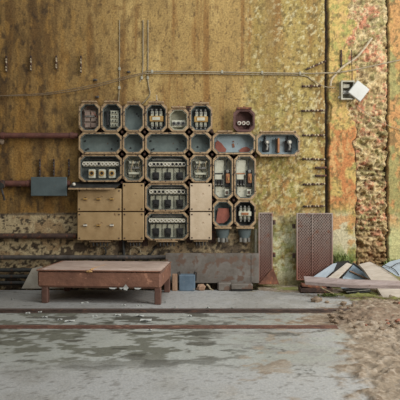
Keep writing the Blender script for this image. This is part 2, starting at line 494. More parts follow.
Yw = Yw + .045 * vline
vl2 = band(U, bl - .6, bl + .6, .4) * sst(V, 115, 140)
paint(C, (74, 54, 38), vl2 * .85)
Yw = Yw + .03 * vl2
# far right strip
far = sst(U, br, br + 1.5)
paint(C, (180, 132, 82), far * sst(fbm(X * 5, Z * 3, 101) + .1, .42, .6) * .85)
paint(C, (96, 84, 50), far * sst(fbm(X * 24, Z * 20, 103, 3), .55, .66) * .7)
paint(C, (140, 138, 86), far * sst(fbm(X * 6, Z * 5, 102), .50, .62) * .8)
paint(C, (178, 180, 128), far * sst(V, 215, 235) * .8)
# drilled clip marks and earth splash at the foot of the wall on the right
paint(C, (112, 96, 58), sst(V, 268, 284) * sst(U, 250, 262) * .7)
Yw = np.where(brick > .02, np.clip(Yw, -.06, .12), Yw)
R = np.full(X.shape, .88)
grid_object('wall_back', X, Yw, Z, C, R, surface_mat('old_painted_plaster', 48, .6, .6, .014))

# ------------------------------------------------------------------ floor
fx = np.concatenate([np.arange(-5, -2.7, .12), np.arange(-2.7, .70, .02), [.715, .735], np.arange(.75, 2.75, .012), np.arange(2.8, 5.01, .12)])
fy = np.concatenate([np.arange(-9.5, -4.2, .1), np.arange(-4.2, -.34, .0125), [-.332, -.322], np.arange(-.30, .12, .02)])
X, Y = np.meshgrid(fx, fy)
d = D + Y
dd = np.maximum(d, 1.2)
U = 200 + F * X / dd; V = 200 + F * HC / dd
n1 = fbm(X * 2, Y * 2, 111); n2 = fbm(X * 5, Y * 7, 121); n3 = fbm(X * 14, Y * 14, 131); n4 = fbm(X * 40, Y * 40, 141, 3)
C = np.empty(X.shape + (3,)); C[:] = lin((168, 167, 163))
R = np.full(X.shape, .75)
paint(C, (172, 170, 164), sst(n2, .5, .68) * .7)
paint(C, (134, 130, 120), sst(n1, .5, .7) * .45)
paint(C, (96, 90, 80), sst(n4, .64, .74) * .5)
# wet, moss-stained screed between and before the rails
wet = sst(V, 311.5, 313) * (1 - sst(V, 352, 380))
wm = sst(.6 * fbm(X * 2.6, Y * 6, 151) + .4 * fbm(X * 11, Y * 20, 153), .49, .53)
paint(C, (92, 92, 76), wet * wm * .85 * (1 - .85 * sst(U, 170, 280)))
paint(C, (168, 174, 164), wet * (1 - wm) * .5)
paint(C, (66, 64, 54), wet * sst(fbm(X * 4, Y * 9, 152), .60, .64) * .8 * (1 - sst(U, 200, 300)))
R = R - wet * (1 - wm) * .35
# bench shade put into the colour: the slab is painted darker leftwards
paint(C, (104, 100, 92), (1 - sst(X, -2.2, -.4)) * .45 * (V < 311))
# cracks
cr = np.abs(fbm(X * 1.1 + .6 * n2, Y * 1.1, 161, 2) - .5)
paint(C, (70, 66, 56), (1 - sst(cr, .0, .006)) * .8)
# earth, spreading over the slab from the right
lim = np.interp(V, [284, 290, 296, 304, 312, 320, 328, 340, 400], [232, 250, 345, 352, 312, 290, 326, 344, 360])
hf = .18 + .82 * sst(U, 322, 372)
ea = sst(U + 50 * (n2 - .5) + 50 * (n3 - .5), lim - 13, lim + 13)
mossline = sst(Y, -.40, -.30) * (X > .70)
ea = np.maximum(ea, mossline)
ea = np.maximum(ea, sst(fbm(X * 7, Y * 9, 171), .62, .68) * band(U, 235, 300, 20) * (V > 309) * .7)
paint(C, (146, 130, 110), ea)
paint(C, (116, 98, 78), ea * sst(n3, .50, .62) * .7)
paint(C, (178, 164, 146), ea * sst(n4, .58, .68) * .6)
paint(C, (116, 94, 76), ea * sst(fbm(X * 6, Y * 10, 173), .48, .58) * band(V, 306, 326, 4) * .6)
paint(C, (128, 130, 66), ea * sst(fbm(X * 5, Y * 8, 172), .46, .58) * (1 - sst(V, 298, 306)) * .9)
R = np.where(ea > .5, .92, R)
hump = np.exp(-(((U - 372) / 34) ** 2 + ((V - 315) / 10) ** 2)) * .05
Zf = (n3 - .5) * .004 + ea * (.010 * hf + (n3 - .5) * .05 * hf + (n4 - .5) * .024 * hf + hump * hf)
# raised edge: the slab's lip behind the first rail, and the cable trench along the wall
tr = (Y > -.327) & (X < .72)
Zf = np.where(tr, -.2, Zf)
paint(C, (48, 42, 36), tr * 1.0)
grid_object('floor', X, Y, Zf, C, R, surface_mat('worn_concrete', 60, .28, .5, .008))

# side wall of the hall, out of frame, added to shade the left
b = MB(); b.box((-4.95, -4.5, 2.1), (.2, 9, 4.6))
o = b.build('wall_left', mat('left_wall_plaster', (132, 108, 66), (100, 80, 46), 3)); o['kind'] = 'structure'

# ------------------------------------------------------------------ switchgear boxes
YF, YB = -.142, -.012                      # flange plane and back plane
S = (D + YF) / F                          # metres per photo pixel at the flange plane
GROUP = 'cast iron switchgear boxes bolted to the wall'

def octo(w, h, c):
    w, h = w / 2, h / 2
    return [(-w + c, -h), (w - c, -h), (w, -h + c), (w, h - c), (w - c, h), (-w + c, h), (-w, h - c), (-w, -h + c)]

def px(v): return v * S

def switch_box(x0, x1, y0, y1, label, back='blue', side='inside', rim='tan', lid=None, ch=5.2, name='switchgear_box', cat='switchgear box'):
    p0, p1 = P(x0 + .2, y1 - .2, YF), P(x1 - .2, y0 + .2, YF)
    cx, cz = (p0.x + p1.x) / 2, (p0.z + p1.z) / 2
    W, H = p1.x - p0.x, p1.z - p0.z
    r = empty(name, (cx, YB, cz), 0, label, cat, GROUP)
    r['_'] = 0; del r['_']
    yf = YF - YB
    c = px(ch)
    rimw = px(1.45)
    inner = octo(W - 2 * rimw, H - 2 * rimw, c * .84)
    outer = octo(W, H, c * .76)
    shell = octo(W - 1.2 * rimw, H - 1.2 * rimw, c * .88)
    if lid is None:
        MB().ring(outer, inner, yf, yf + .016).build('rim', M[rim], r)
        lip = octo(W - 2 * rimw - px(1.5), H - 2 * rimw - px(1.5), c * .8)
        b = MB().ring(shell, inner, yf + .017, -.012).ring(inner, lip, yf + .010, yf + .030)
        b.build('body', M[side], r)
        MB().prism(shell, -.011, 0).build('back_plate', M[back], r)
    else:
        b = MB().prism(octo(W - rimw, H - rimw, c * .4), yf + .004, 0)
        b.build('body', M[side], r)
        MB().box((0, yf - .012, 0), (W, .032, H), bev=.007).build('lid', M[lid], r)
        for sx in (-1, 1):
            for sz in (-1, 1):
                q = (sx * (W / 2 - px(2.2)), sz * (H / 2 - px(2.2)))
                MB().cyl((q[0], yf - .034, q[1]), (q[0], yf - .026, q[1]), .010, n=8).build('screw', M['rust_dark'], r)
    r['__wh'] = (W, H)
    return r

def wh(r):
    return r['__wh'][0], r['__wh'][1]

def flange(r, top=True, w=.7, bolts=1, m='tan', dx=0):
    W, H = wh(r)
    z = (H / 2 + px(.9)) * (1 if top else -1)
    yf = YF - YB
    if top:
        f = MB().box((px(dx), yf + .02, z), (W * w, .09, px(1.7)), bev=.004).build('flange_bar', M[m], r)
    else:
        f = MB().box((0, yf - .009, -H / 2 + px(.5)), (W * w, .014, px(2.2)), bev=.004).build('flange_bar', M[m], r)
    if top:
        for k in range(bolts):
            x = (k - (bolts - 1) / 2) * W * .35
            MB().cyl((x, yf + .03, z + px(.8)), (x, yf + .03, z + px(2.6)), .011, n=6).build('bolt', M['rust'], f)

# proto meshes shared by copies inside the boxes
_cache = {}
def shared(key, fn, parent, loc, name):
    if key not in _cache:
        o = fn().build(name, *_mats[key]); _cache[key] = o.data
        o.parent = parent; o.location = loc; return o
    o = bpy.data.objects.new(name, _cache[key]); COL.objects.link(o); o.parent = parent; o.location = loc
    return o
_mats = {}

def ringcap(r, depth, hole):
    def f():
        n = 14; b = MB()
        out = [(r * math.cos(2 * math.pi * i / n), r * math.sin(2 * math.pi * i / n)) for i in range(n)]
        inn = [(hole * math.cos(2 * math.pi * i / n), hole * math.sin(2 * math.pi * i / n)) for i in range(n)]
        b.ring(out, inn, -depth, 0, 0)
        b.prism(inn, -depth * .45, -.001, 1)
        return b
    return f

_mats['fuse_open'] = ([M['porcelain'], M['black']],)
_mats['fuse_full'] = ([M['porcelain'], M['panel_olive']],)

def fuse_row(r, dz, n, pitch, pattern, width):
    st = MB().box((0, -.042, dz), (width, .06, px(5.0)), bev=.004).build('fuse_strip', M['panel_white'], r)
    for i in range(n):
        k = 'fuse_open' if pattern[i % len(pattern)] == 'o' else 'fuse_full'
        shared(k, ringcap(px(1.82), .03, px(1.5) if k == 'fuse_open' else px(1.05)), r, ((i - (n - 1) / 2) * pitch, -.074, dz), 'fuse')

def breakers(r, dz, n=3, pitch=12.0):
    for i in range(n):
        x = px((i - (n - 1) / 2) * pitch + .5)
        bp = MB().box((x, -.03, dz), (px(11.2), .034, px(13.5)), bev=.003).build('mounting_panel', M['panel_olive'], r)
        b = MB()
        b.box((x, -.062, dz - px(.6)), (px(6.8), .05, px(6.6)), 0, bev=.006)
        b.box((x, -.095, dz - px(.4)), (px(3.2), .024, px(3.4)), 0, bev=.004)
        for s_ in (-1, 0, 1):
            b.box((x + s_ * px(2.2), -.055, dz - px(4.9)), (px(1.3), .03, px(2.4)), 0)
        b.build('breaker', M['black'], bp)
        MB().tube([(x, -.055, dz + px(2.5)), (x, -.06, dz + px(5)), (x + px(.4), -.05, dz + px(7.5))], px(.45), 6).build('wire', M['iron'], bp)

def bus(r, dz, width, m='steel'):
    MB().box((0, -.06, dz), (width, .02, px(1.2))).box((0, -.03, dz + px(1.4)), (width * .9, .02, px(.8))).build('busbar', M[m], r)

def contactor(r, w=13, h=18, gold='brass', x=0, z=0):
    b = MB().box((px(x), -.03, px(z)), (px(w), .05, px(h)), bev=.004)
    base = b.build('contactor_base', M['black'], r)
    for i in (-1, 0, 1):
        xx = px(x + i * w * .31)
        p = MB()
        p.box((xx, -.072, px(z)), (px(w * .2), .04, px(h * .82)), 0, bev=.004)
        for s_ in (-1, 1):
            p.cyl((xx, -.100, px(z + s_ * h * .33)), (xx, -.088, px(z + s_ * h * .33)), px(1.1), n=8, mi=1)
            p.cyl((xx, -.098, px(z + s_ * h * .48)), (xx, -.05, px(z + s_ * h * .48)), px(.9), n=8, mi=1)
        p.build('contact', [M['panel_olive'], M['steel']], base)
    MB().box((px(x), -.098, px(z)), (px(w * .98), .026, px(h * .30)), 0 if gold != 'brass' else 1, bev=.005).box((px(x), -.116, px(z)), (px(w * .55), .012, px(h * .16)), 1 if gold != 'brass' else 0).build('bridge', [M['panel_white'], M[gold]], base)

def wiring(r, seed, n=4):
    rg = random.Random(seed); W, H = wh(r)
    MB().box((0, -.025, 0), (W * .62, .03, H * .62), bev=.004).build('mounting_panel', M['panel_olive'], r)
    for k in range(3):
        MB().box((0, -.06, H * (.22 - .2 * k)), (W * .5, .036, px(2.2)), bev=.004).build('terminal_strip', M['panel_white'] if k != 1 else M['steel'], r)
    for k in range(n):
        x = W * (-.27 + .54 * k / (n - 1))
        pts = []
        for t in range(7):
            pts.append((x + W * .06 * math.sin(t * 1.1 + k), -.07 - .03 * math.sin(t * .8 + k * .5), H * (.28 - .1 * t)))
        MB().tube(pts, px(.5), 6).build('wire', M['wire'] if k % 2 else M['iron'], r)

def terminal_block(r):
    b = MB().box((px(2), -.04, px(-1)), (px(8.5), .06, px(17)), 0, bev=.005)
    t = b.build('terminal_block', M['panel_white'], r)
    for i in range(4):
        MB().box((px(2), -.078, px(5.2 - i * 4.2)), (px(6.4), .02, px(2.6)), 0, bev=.003).cyl((px(.8), -.094, px(5.2 - i * 4.2)), (px(.8), -.086, px(5.2 - i * 4.2)), px(.8), n=8, mi=1).cyl((px(3.4), -.094, px(5.2 - i * 4.2)), (px(3.4), -.086, px(5.2 - i * 4.2)), px(.8), n=8, mi=1).build('terminal', [M['panel_olive'], M['black']], t)
    MB().box((px(-5), -.04, px(0)), (px(2.2), .05, px(15)), bev=.003).build('wire_duct', M['black'], r)

def relay(r):
    MB().box((0, -.03, px(-1)), (px(14), .04, px(19)), bev=.005).build('relay_base', M['red_inside'], r)
    for i in range(2):
        for j in range(3):
            MB().box((px(-3.2 + 6.4 * i), -.06, px(4.5 - 6 * j)), (px(5), .03, px(4.4)), bev=.004).build('relay', M['red_inside'], r)
    MB().box((0, -.085, px(1.5)), (px(9), .016, px(1.2))).build('busbar', M['steel'], r)

def screws_on_back(r, pts):
    for x, z in pts:
        MB().cyl((px(x), -.02, px(z)), (px(x), -.008, px(z)), px(.9), n=8).build('screw_hole', M['black'], r)

# row 1
r = switch_box(78.5, 100.2, 102.5, 131.8, 'tall open box with reddish relay panel, at upper left corner of the bank', 'red_inside'); relay(r); flange(r)
r = switch_box(100.8, 122.4, 102.5, 131.8, 'tall open box holding one upright pale terminal block, second from left in top row', 'inside'); terminal_block(r); flange(r, bolts=2)
r = switch_box(123, 144.4, 103, 131.8, 'empty tall blue-grey box under the hanging bent wire', 'blue'); screws_on_back(r, [(2, 5), (4, 3)]); flange(r, w=.62)
r = switch_box(145, 167.4, 103, 131.8, 'tall open box with brass-fronted contactor, left of the low meter box', 'inside'); contactor(r, 14, 19, z=-1); flange(r)
r = switch_box(168, 188.8, 108, 131.8, 'low open beige box with a row of three round meters', 'panel_olive', 'panel_olive')
mb = MB().box((0, -.04, px(-3)), (px(14.5), .05, px(7)), bev=.006).build('meter_block', M['panel_white'], r)
for i in (-1, 0, 1):
    MB().cyl((px(4.6 * i), -.084, px(-3)), (px(4.6 * i), -.064, px(-3)), px(2.1), n=14).cyl((px(4.6 * i), -.090, px(-3)), (px(4.6 * i), -.083, px(-3)), px(1.2), n=10, mi=1).build('meter', [M['steel'], M['black']], mb)
flange(r)
r = switch_box(189.4, 212.6, 104, 131.8, 'tall open box with brass-fronted contactor, rightmost tall box of the top row', 'blue'); contactor(r, 14, 19, z=-1); flange(r)
r = switch_box(233.2, 255, 109, 131.8, 'small rust-brown open box with three white fuses, standing alone above the row', 'rust_box', 'rust_box', 'rust_box')
for i in (-1, 0, 1):
    b = MB().cyl((px(4.4 * i), -.075, px(-2)), (px(4.4 * i), -.01, px(-2)), px(1.9), n=14).cyl((px(4.4 * i), -.082, px(-2)), (px(4.4 * i), -.075, px(-2)), px(1.0), n=12, mi=1)
    b.build('fuse', [M['porcelain'], M['rust_box']], r)
flange(r, m='rust')
# row 2
holes = [(-16, -6), (-14, -5), (10, -5), (16, 3), (-17, 3)]
r = switch_box(78.5, 121.8, 132.2, 153.8, 'wide empty blue-grey box at left end of the second row', 'blue'); screws_on_back(r, holes)
flange(r, False, .72)
r = switch_box(122.4, 144.4, 132.2, 153.8, 'square empty blue-grey box between two wide empty boxes, with brown stain', 'blue'); screws_on_back(r, [(-4, -4)])
r = switch_box(145, 188.8, 132.2, 153.8, 'wide empty blue-grey box under the low meter box', 'blue'); screws_on_back(r, holes)
flange(r, False, .72)
r = switch_box(189.4, 211.8, 132.2, 153.8, 'square empty blue-grey box left of the wide box with peeling rust', 'blue'); screws_on_back(r, [(-3, -3)])
r = switch_box(212.4, 255.4, 132.2, 154.4, 'wide light blue box with large red rust patches on its back', 'blue_light')
def patch(r, poly, m='rust_red', name='rust_patch', th=.012):
    MB().prism([(px(a), px(b_)) for a, b_ in poly], -.012 - th, -.0105).build(name, M[m], r)
patch(r, [(-18, 2), (-15.5, 3.6), (-12, 1), (-9, -3), (-7, -5), (-8, -8.2), (-15, -8.2), (-18.4, -5)])
patch(r, [(6, -6), (9, -3.6), (13, -2.4), (16.5, -4), (17.5, -6), (15, -8.2), (6.5, -8.2)])
patch(r, [(-1.4, 0), (0, 1.2), (1, .2), (1.4, -3), (-.6, -3.6)], 'rust', th=.006)
patch(r, [(-1, 3), (.4, 3.6), (1, 2.4), (-.4, 1.9)], 'rust', th=.006)
flange(r, True, .36, 0, dx=-9)
r = switch_box(256.2, 300, 132.6, 156.2, 'wide blue box with two valves and an upright bar, sticking out on the right', 'blue_light', 'inside')
for cxp in (-11.2, 11.4):
    b = MB()
    b.box((px(cxp), -.03, px(-1)), (px(7), .04, px(11)), 0, bev=.006)
    b.cyl((px(cxp + .6), -.10, px(2.5)), (px(cxp + .6), -.04, px(2.5)), px(2.3), px(2.8), n=12, mi=1)
    b.cyl((px(cxp + .6), -.118, px(2.5)), (px(cxp + .6), -.10, px(2.5)), px(1.2), n=10, mi=2)
    b.tube([(px(cxp + .6), -.08, px(1)), (px(cxp + 1), -.09, px(-2)), (px(cxp + .2), -.085, px(-5))], px(1.1), 8, mi=1)
    b.cyl((px(cxp - .5), -.03, px(4)), (px(cxp - .5), -.03, px(9.5)), px(.8), n=8, mi=0)
    b.build('valve', [M['black'], M['steel'], M['porcelain']], r)
b = MB().box((px(1), -.05, px(-.6)), (px(2.2), .08, px(15)), 0, bev=.006).cyl((px(-1.5), -.06, px(-7)), (px(-1.5), -.06, px(7)), px(.6), n=8, mi=1)
b.build('upright_bar', [M['copper'], M['iron']], r)
flange(r, True, .84, 0); flange(r, False, .84, 0)
# row 3
r = switch_box(78.5, 121.8, 154.4, 182, 'wide open box with a fuse row above three square sockets', 'inside')
fuse_row(r, px(4.6), 10, px(3.7), 'ffffofffff', px(37)); bus(r, px(9.3), px(26), 'iron')
for i in (-1, 0, 1):
    x = px(1 + 10.2 * i)
    b = MB().box((x, -.05, px(-5.4)), (px(7), .07, px(9)), 0, bev=.008)
    so = b.build('socket', M['panel_white'], r)
    n = 16
    ro = [(x + px(2.6) * math.cos(2 * math.pi * k / n), px(-5) + px(2.6) * math.sin(2 * math.pi * k / n)) for k in range(n)]
    ri = [(x + px(1.6) * math.cos(2 * math.pi * k / n), px(-5) + px(1.6) * math.sin(2 * math.pi * k / n)) for k in range(n)]
    MB().ring(ro, ri, -.10, -.084, 0).prism(ri, -.092, -.083, 1).build('socket_ring', [M['brass'], M['black']], so)
r = switch_box(122.4, 144.4, 154.4, 182, 'small open box with wires, right of the square sockets', 'panel_olive'); wiring(r, 1)
r = switch_box(145, 188.8, 154.4, 182.6, 'wide open box with fuse row and three black breakers, topmost of the three alike', 'inside')
fuse_row(r, px(4.4), 10, px(3.75), 'foooffoooo', px(37)); bus(r, px(9.2), px(30)); breakers(r, px(-6.2)); flange(r, False, .76)
r = switch_box(189.4, 211.8, 154.4, 182.6, 'small open box with looping wires, right of topmost breaker box', 'panel_white'); wiring(r, 5)
for k, (x0, x1, lab) in enumerate(((212.6, 233.4, 'tall open box with off-white panel and relays, left one of the pair'), (234, 256.2, 'tall open box with off-white panel and relays, right one of the pair'))):
    r = switch_box(x0, x1, 154.8, 199.8, lab, 'panel_white', 'inside', ch=5.6)
    MB().box((px(-.6), -.026, px(-14.6)), (px(14), .03, px(10.5)), bev=.004).build('base_panel', M['panel_white'], r)
    MB().box((px(-4), -.03, px(10)), (px(10.4), .05, px(15.4)), bev=.004).build('upper_panel', M['panel_white'], r)
    MB().box((px(-4.6), -.045, px(.4)), (px(7.2), .05, px(5)), bev=.004).box((px(-4.6), -.05, px(4)), (px(9.6), .03, px(1.2)), 1).build('lower_panel', [M['panel_white'], M['copper' if k else 'black']], r)
    for i in range(3):
        MB().box((px(-7 + 3 * i), -.055, px(-5.4)), (px(2.3), .07, px(5)), 0, bev=.004).cyl((px(-7 + 3 * i), -.1, px(-7)), (px(-7 + 3 * i), -.088, px(-7)), px(.7), n=8, mi=1).build('relay', [M['black'], M['steel']], r)
    cc = MB().box((px(4.6), -.05, px(-1)), (px(5.6), .06, px(17)), 0, bev=.006).build('contactor', M['black'], r)
    MB().box((px(4.8), -.1, px(-1)), (px(3.8), .045, px(9.5)), 0, bev=.008).box((px(5.6), -.126, px(-1.6)), (px(1), .02, px(3)), 1).build('coil', [M['copper'], M['brass']], cc)
    MB().cyl((px(4.6), -.11, px(6.2)), (px(4.6), -.08, px(6.2)), px(1.6), n=10).build('terminal', M['steel'], cc)
    MB().tube([(px(4), -.09, px(8)), (px(3.4), -.08, px(13)), (px(4.6), -.06, px(18.5))], px(.6), 6).build('wire', M['iron'], r)
    MB().box((px(4.2), -.05, px(-15)), (px(5), .06, px(6.5)), 0, bev=.006).box((px(4.2), -.085, px(-15)), (px(2.2), .014, px(2.8)), 1).build('switch', [M['panel_white'], M['rust_dark']], r)
# row 4 and 5, lids with three knobs
def lid_knobs(r, light):
    for i in (-1, 0, 1):
        MB().cyl((px(-.6 + 13.2 * i), YF - YB - .034, px(1)), (px(-.6 + 13.2 * i), YF - YB - .026, px(1)), px(1.6), n=12, mi=1).box((px(-.6 + 13.2 * i), YF - YB - .046, px(1)), (px(4), .026, px(1.6)), 0, bev=.004).build('knob', [M['porcelain'] if (light and i != 0) else M['brass'], M['rust_dark']], r)
r = switch_box(77.6, 121.8, 188.5, 211.4, 'wide closed tan box with three knobs, beneath the jutting hood', lid='tan_lid'); lid_knobs(r, False)
hx0, hx1 = P(70.5, 0, YF).x - r.location.x, P(121, 0, YF).x - r.location.x
W, H = wh(r); zt = H / 2
prof = [(-.02, zt + px(7.0)), (YF - YB - .10, zt + px(.6)), (YF - YB - .105, zt - px(.9)), (YF - YB - .09, zt - px(.9)), (YF - YB - .09, zt + px(.1)), (-.02, zt + px(6.0))]
b = MB(); n = len(prof)
xa, xb = [hx0] * n, [hx1, hx1 - px(4.5), hx1 - px(5), hx1 - px(5), hx1 - px(4.5), hx1]
b.add([(xa[i], p[0], p[1]) for i, p in enumerate(prof)] + [(xb[i], p[0], p[1]) for i, p in enumerate(prof)],
      [(0, 1, 4, 5), (1, 2, 3, 4), (n + 5, n + 4, n + 1, n), (n + 4, n + 3, n + 2, n + 1)] + [(i, n + i, n + (i + 1) % n, (i + 1) % n) for i in range(n)])
hd = b.build('hood', M['iron'], r)
MB().box(((hx0 + hx1) / 2 - px(2.5), YF - YB - .108, zt - px(.2)), (hx1 - hx0 - px(5), .012, px(1.6))).build('hood_edge', M['tan'], hd)
MB().blob((hx0 + px(4.6), YF - YB - .06, zt + px(4.2)), (px(1.7),) * 3, rough=.06, n=12, m=8).build('white_knob', M['porcelain'], hd, smooth=True)
r = switch_box(77.6, 121.8, 212, 240.4, 'wide closed tan box with three knobs, lowest at left', lid='tan_lid'); lid_knobs(r, True)
def gland(r, w=.5, n=5, dx=0.0):
    W, H = wh(r)
    z = -H / 2
    f = MB().box((px(dx), YF - YB + .05, z - px(1)), (W * w, .09, px(2)), bev=.004).build('gland_plate', M['tan'], r)
    for i in range(n):
        x = px(dx) + (i - (n - 1) / 2) * W * w * .8 / n
        MB().cyl((x, YF - YB + .04, z - px(6.0)), (x, YF - YB + .04, z - px(2)), px(.9), n=8).build('gland', M['black'], f)
gland(r, .5)
r = switch_box(122.6, 144.4, 183, 211.4, 'small closed tan box, above another, beside the hooded box', lid='tan_lid')
r = switch_box(122.6, 144.4, 212, 240.4, 'small closed tan box at the bottom, scratched, right of the lowest wide tan box', lid='tan_lid'); gland(r, .72, 4, 1)
r = switch_box(145, 188.8, 183.2, 211.4, 'wide open box with fuse row and three black breakers, middle of the three alike', 'inside')
fuse_row(r, px(5.6), 9, px(4.0), 'fooofffoof', px(37)); bus(r, px(10), px(30)); breakers(r, px(-5)); flange(r, False, .6)
r = switch_box(145, 188.8, 212, 240.4, 'wide open box with fuse row and three black breakers, lowest of the three alike', 'inside')
fuse_row(r, px(5.6), 10, px(3.7), 'ffffffffff', px(37)); bus(r, px(10), px(30)); breakers(r, px(-5)); gland(r, .5)
r = switch_box(189.6, 211.8, 183.2, 211.4, 'pale closed small box, upper of two, right of the breaker boxes', lid='pale_lid')
r = switch_box(189.6, 211.8, 212, 240, 'pale closed small box, lower of two, right of the lowest breaker box', lid='pale_lid'); gland(r, .66, 4, 0)
# bottom right pair with cable funnels
def funnel(r):
    W, H = wh(r); z = -H / 2
    yf = YF - YB
    n = 16
    b = MB()
    rings = []
    for (zz, ww, dp) in ((z - px(.4), px(7.2), .062), (z - px(8), px(6.2), .055), (z - px(11.5), px(4.6), .045)):
        rings.append([(ww * math.cos(2 * math.pi * k / n), yf + .085 + dp * math.sin(2 * math.pi * k / n), zz) for k in range(n)])
    vs = [p for q in rings for p in q]
    fs = [(j * n + k, j * n + (k + 1) % n, (j + 1) * n + (k + 1) % n, (j + 1) * n + k) for j in range(2) for k in range(n)] + [tuple(range(n)), tuple(range(2 * n, 3 * n))]
    b.add(vs, fs)
    fu = b.build('cable_funnel', M['grey_plate'], r, smooth=True)
    c = MB()
    for s_ in (-1, 1):
        c.box((s_ * px(4), yf + .06, z - px(13)), (px(2.6), .05, px(4.4)), 0, bev=.005)
    c.cyl((0, yf + .07, z - px(15.5)), (0, yf + .07, z - px(11)), px(2.6), n=12)
    c.build('clamp', M['steel'], fu)
    MB().box((0, yf + .03, z - px(.6)), (W * .82, .1, px(2)), bev=.004).build('flange_bar', M['tan'], r)
r = switch_box(212.6, 233.4, 200.2, 227.4, 'open blue box with a leaning rust-red panel, above left cable funnel', 'blue', 'blue', ch=5.6)
b = MB().prism([(px(-4.8), px(5.6)), (px(6), px(5.4)), (px(6.8), px(-3)), (px(4.4), px(-7)), (px(1), px(-9.4)), (px(-7), px(-9.8))], -.075, -.06)
b.build('loose_panel', M['rust_red'], r); funnel(r)
r = switch_box(234, 256.2, 200.2, 227.4, 'open dark box with an amber-windowed contactor, above right cable funnel', 'iron', 'iron', ch=5.6)
contactor(r, 13, 15, 'copper'); funnel(r)

# dark frame added behind the bank to deepen the shaded gaps
f = empty('dark_backing_frame', (P(167, 0).x, -.005, P(0, 171).z), 0, 'dark iron framework added behind the bank of boxes to darken the gaps', 'frame')
fo = f.location
def fbar(a0, b0, a1, b1):
    p, q = P(a0, b0), P(a1, b1)
    c = (p + q) / 2 - fo
    MB().box((c.x, -.001, c.z), (abs(q.x - p.x), .006, abs(q.z - p.z))).build('bar', M['rust_dark'], f)
for x, y0, y1 in ((122.3, 106, 246), (145, 106, 246), (189.4, 106, 243), (212.4, 133, 243), (233.8, 156, 226)):
    fbar(x - 3, y0, x + 3, y1)
for x, ys_ in ((122.2, (132, 154.2, 182.6, 211.7)), (144.8, (132, 154.2, 182.6, 211.7)), (189.1, (132, 154.2, 182.8, 211.7)), (212.2, (132, 154.6)), (233.7, (154.6, 200)), (212.2, (200,)), (255.8, (156,))):
    for yy in ys_:
        c = P(x, yy, -.08)
        o = MB().cyl((0, .070, 0), (0, -.016, 0), .020, n=8).cyl((0, -.016, 0), (0, -.028, 0), .012, n=6).build('joint_stud', M['rust_dark'])
        o.location = (c.x, -.08, c.z)
        tag(o, 'dark rusty stud in a gap where the corners of boxes meet', 'stud', 'studs between the box corners')
for y, x0, x1 in ((132.3, 80, 213), (154.6, 80, 255), (182.8, 80, 212), (211.6, 80, 212)):
    fbar(x0, y - 3, x1, y + 3)

# conduit stub beside the right funnel
b = MB().box((P(255.8, 0, -.06).x, -.06, (P(0, 229, -.06).z + P(0, 254, -.06).z) / 2), (px(2.4), .05, px(25)), bev=.006)
tag(recentre(b.build('cable_duct', M['plastic_old'])), 'pale upright duct below the bank, right of the cable funnels', 'duct')

# ------------------------------------------------------------------ cables on the wall
def catmull(pts, n=8):
    pts = [Vector(p) for p in pts]
    q = [pts[0]] + pts + [pts[-1]]
    out = []
    for i in range(1, len(q) - 2):
        for k in range(n):
            t = k / n
            a, b_, c, d_ = q[i - 1], q[i], q[i + 1], q[i + 2]
            out.append(.5 * ((2 * b_) + (c - a) * t + (2 * a - 5 * b_ + 4 * c - d_) * t * t + (3 * b_ - a - 3 * c + d_) * t ** 3))
    out.append(pts[-1])
    return out

def cable(name, pts, r, m, label, cat='cable', y=-.03, group=None, clips=()):
    w_ = [P(a[0], a[1], a[2] if len(a) > 2 else y) for a in pts]
    o = MB().tube(catmull(w_), r, 8).build(name, M[m], smooth=True)
    recentre(o, False)
    tag(o, label, cat, group)
    for cx, cy in clips:
        c = P(cx, cy, y) - o.location
        MB().box((c.x, c.y, c.z), (.03, .03, .045), bev=.006).build('clip', M['plastic_old'], o)
    return o

cable('slack_cable', [(-20, 97.5), (15, 95), (45, 93.2), (75, 88.5), (100, 83.5), (125, 77), (145, 72.5)], .005, 'brown_wire', 'slack brown cable, upper strand of two sagging from left to the bent wire')
cable('slack_cable', [(-20, 95.5), (15, 95.8), (45, 94.6), (75, 90.5), (100, 85.4), (125, 78.8), (145, 73.5)], .005, 'brown_wire', 'slack brown cable, lower strand of two sagging from left', y=-.042)
cable('conduit_cable', [(145, 71.6), (190, 71.6), (240, 72.4), (305, 73.4), (322, 73, -.06), (345, 71.5, -.085), (400, 60, -.085), (440, 52, -.085)], .009, 'dim_wire', 'pale cable clipped level along the top of the wall', y=-.03, clips=((152, 71.6), (222, 72), (262, 72.6), (300, 73.4)))
cable('conduit_cable', [(145, 73.6, -.033), (190, 73.4, -.03), (240, 74.4), (300, 75.4), (312, 80), (324, 86.2, -.05), (335, 88, -.06)], .006, 'dim_wire', 'thin pale cable under the level one, dropping to the pilaster', y=-.016)
cable('drop_wire', [(119.5, 20), (119.5, 58), (119.5, 80), (119, 94), (118.5, 101)], .0055, 'dim_wire', 'thin upright wire with small clips above the second box', y=-.012, clips=((119.5, 69), (119.3, 88)))
cable('drop_wire', [(148, 20), (148, 58), (147.8, 77), (148.5, 85), (150, 94), (146, 100), (142, 104)], .007, 'dim_wire', 'bent wire dropping to the empty blue-grey box', y=-.012, clips=((147.8, 78),))
cable('drop_wire', [(143, 20), (143, 60), (142.4, 74), (141, 79), (139.5, 82)], .007, 'dim_wire', 'short wire ending loose, left of the bent wire', y=-.012, clips=((141.8, 78),))
cable('stub_wire', [(156.4, 95), (156.8, 99), (156.8, 103)], .010, 'wire', 'stubby pale wire end above a contactor box', y=-.10)
cable('beige_cable', [(372, 38, -.05), (358, 56, -.05), (344, 66, -.05), (336, 74, -.055), (331.5, 80, -.06), (330.6, 86, -.05)], .014, 'wire', 'thick beige cable curving down left of the white junction box')
cable('hanging_wire', [(351.5, 50), (352, 70), (352, 82)], .006, 'rust_dark', 'thin dark wire running down into the white junction box', y=-.06)
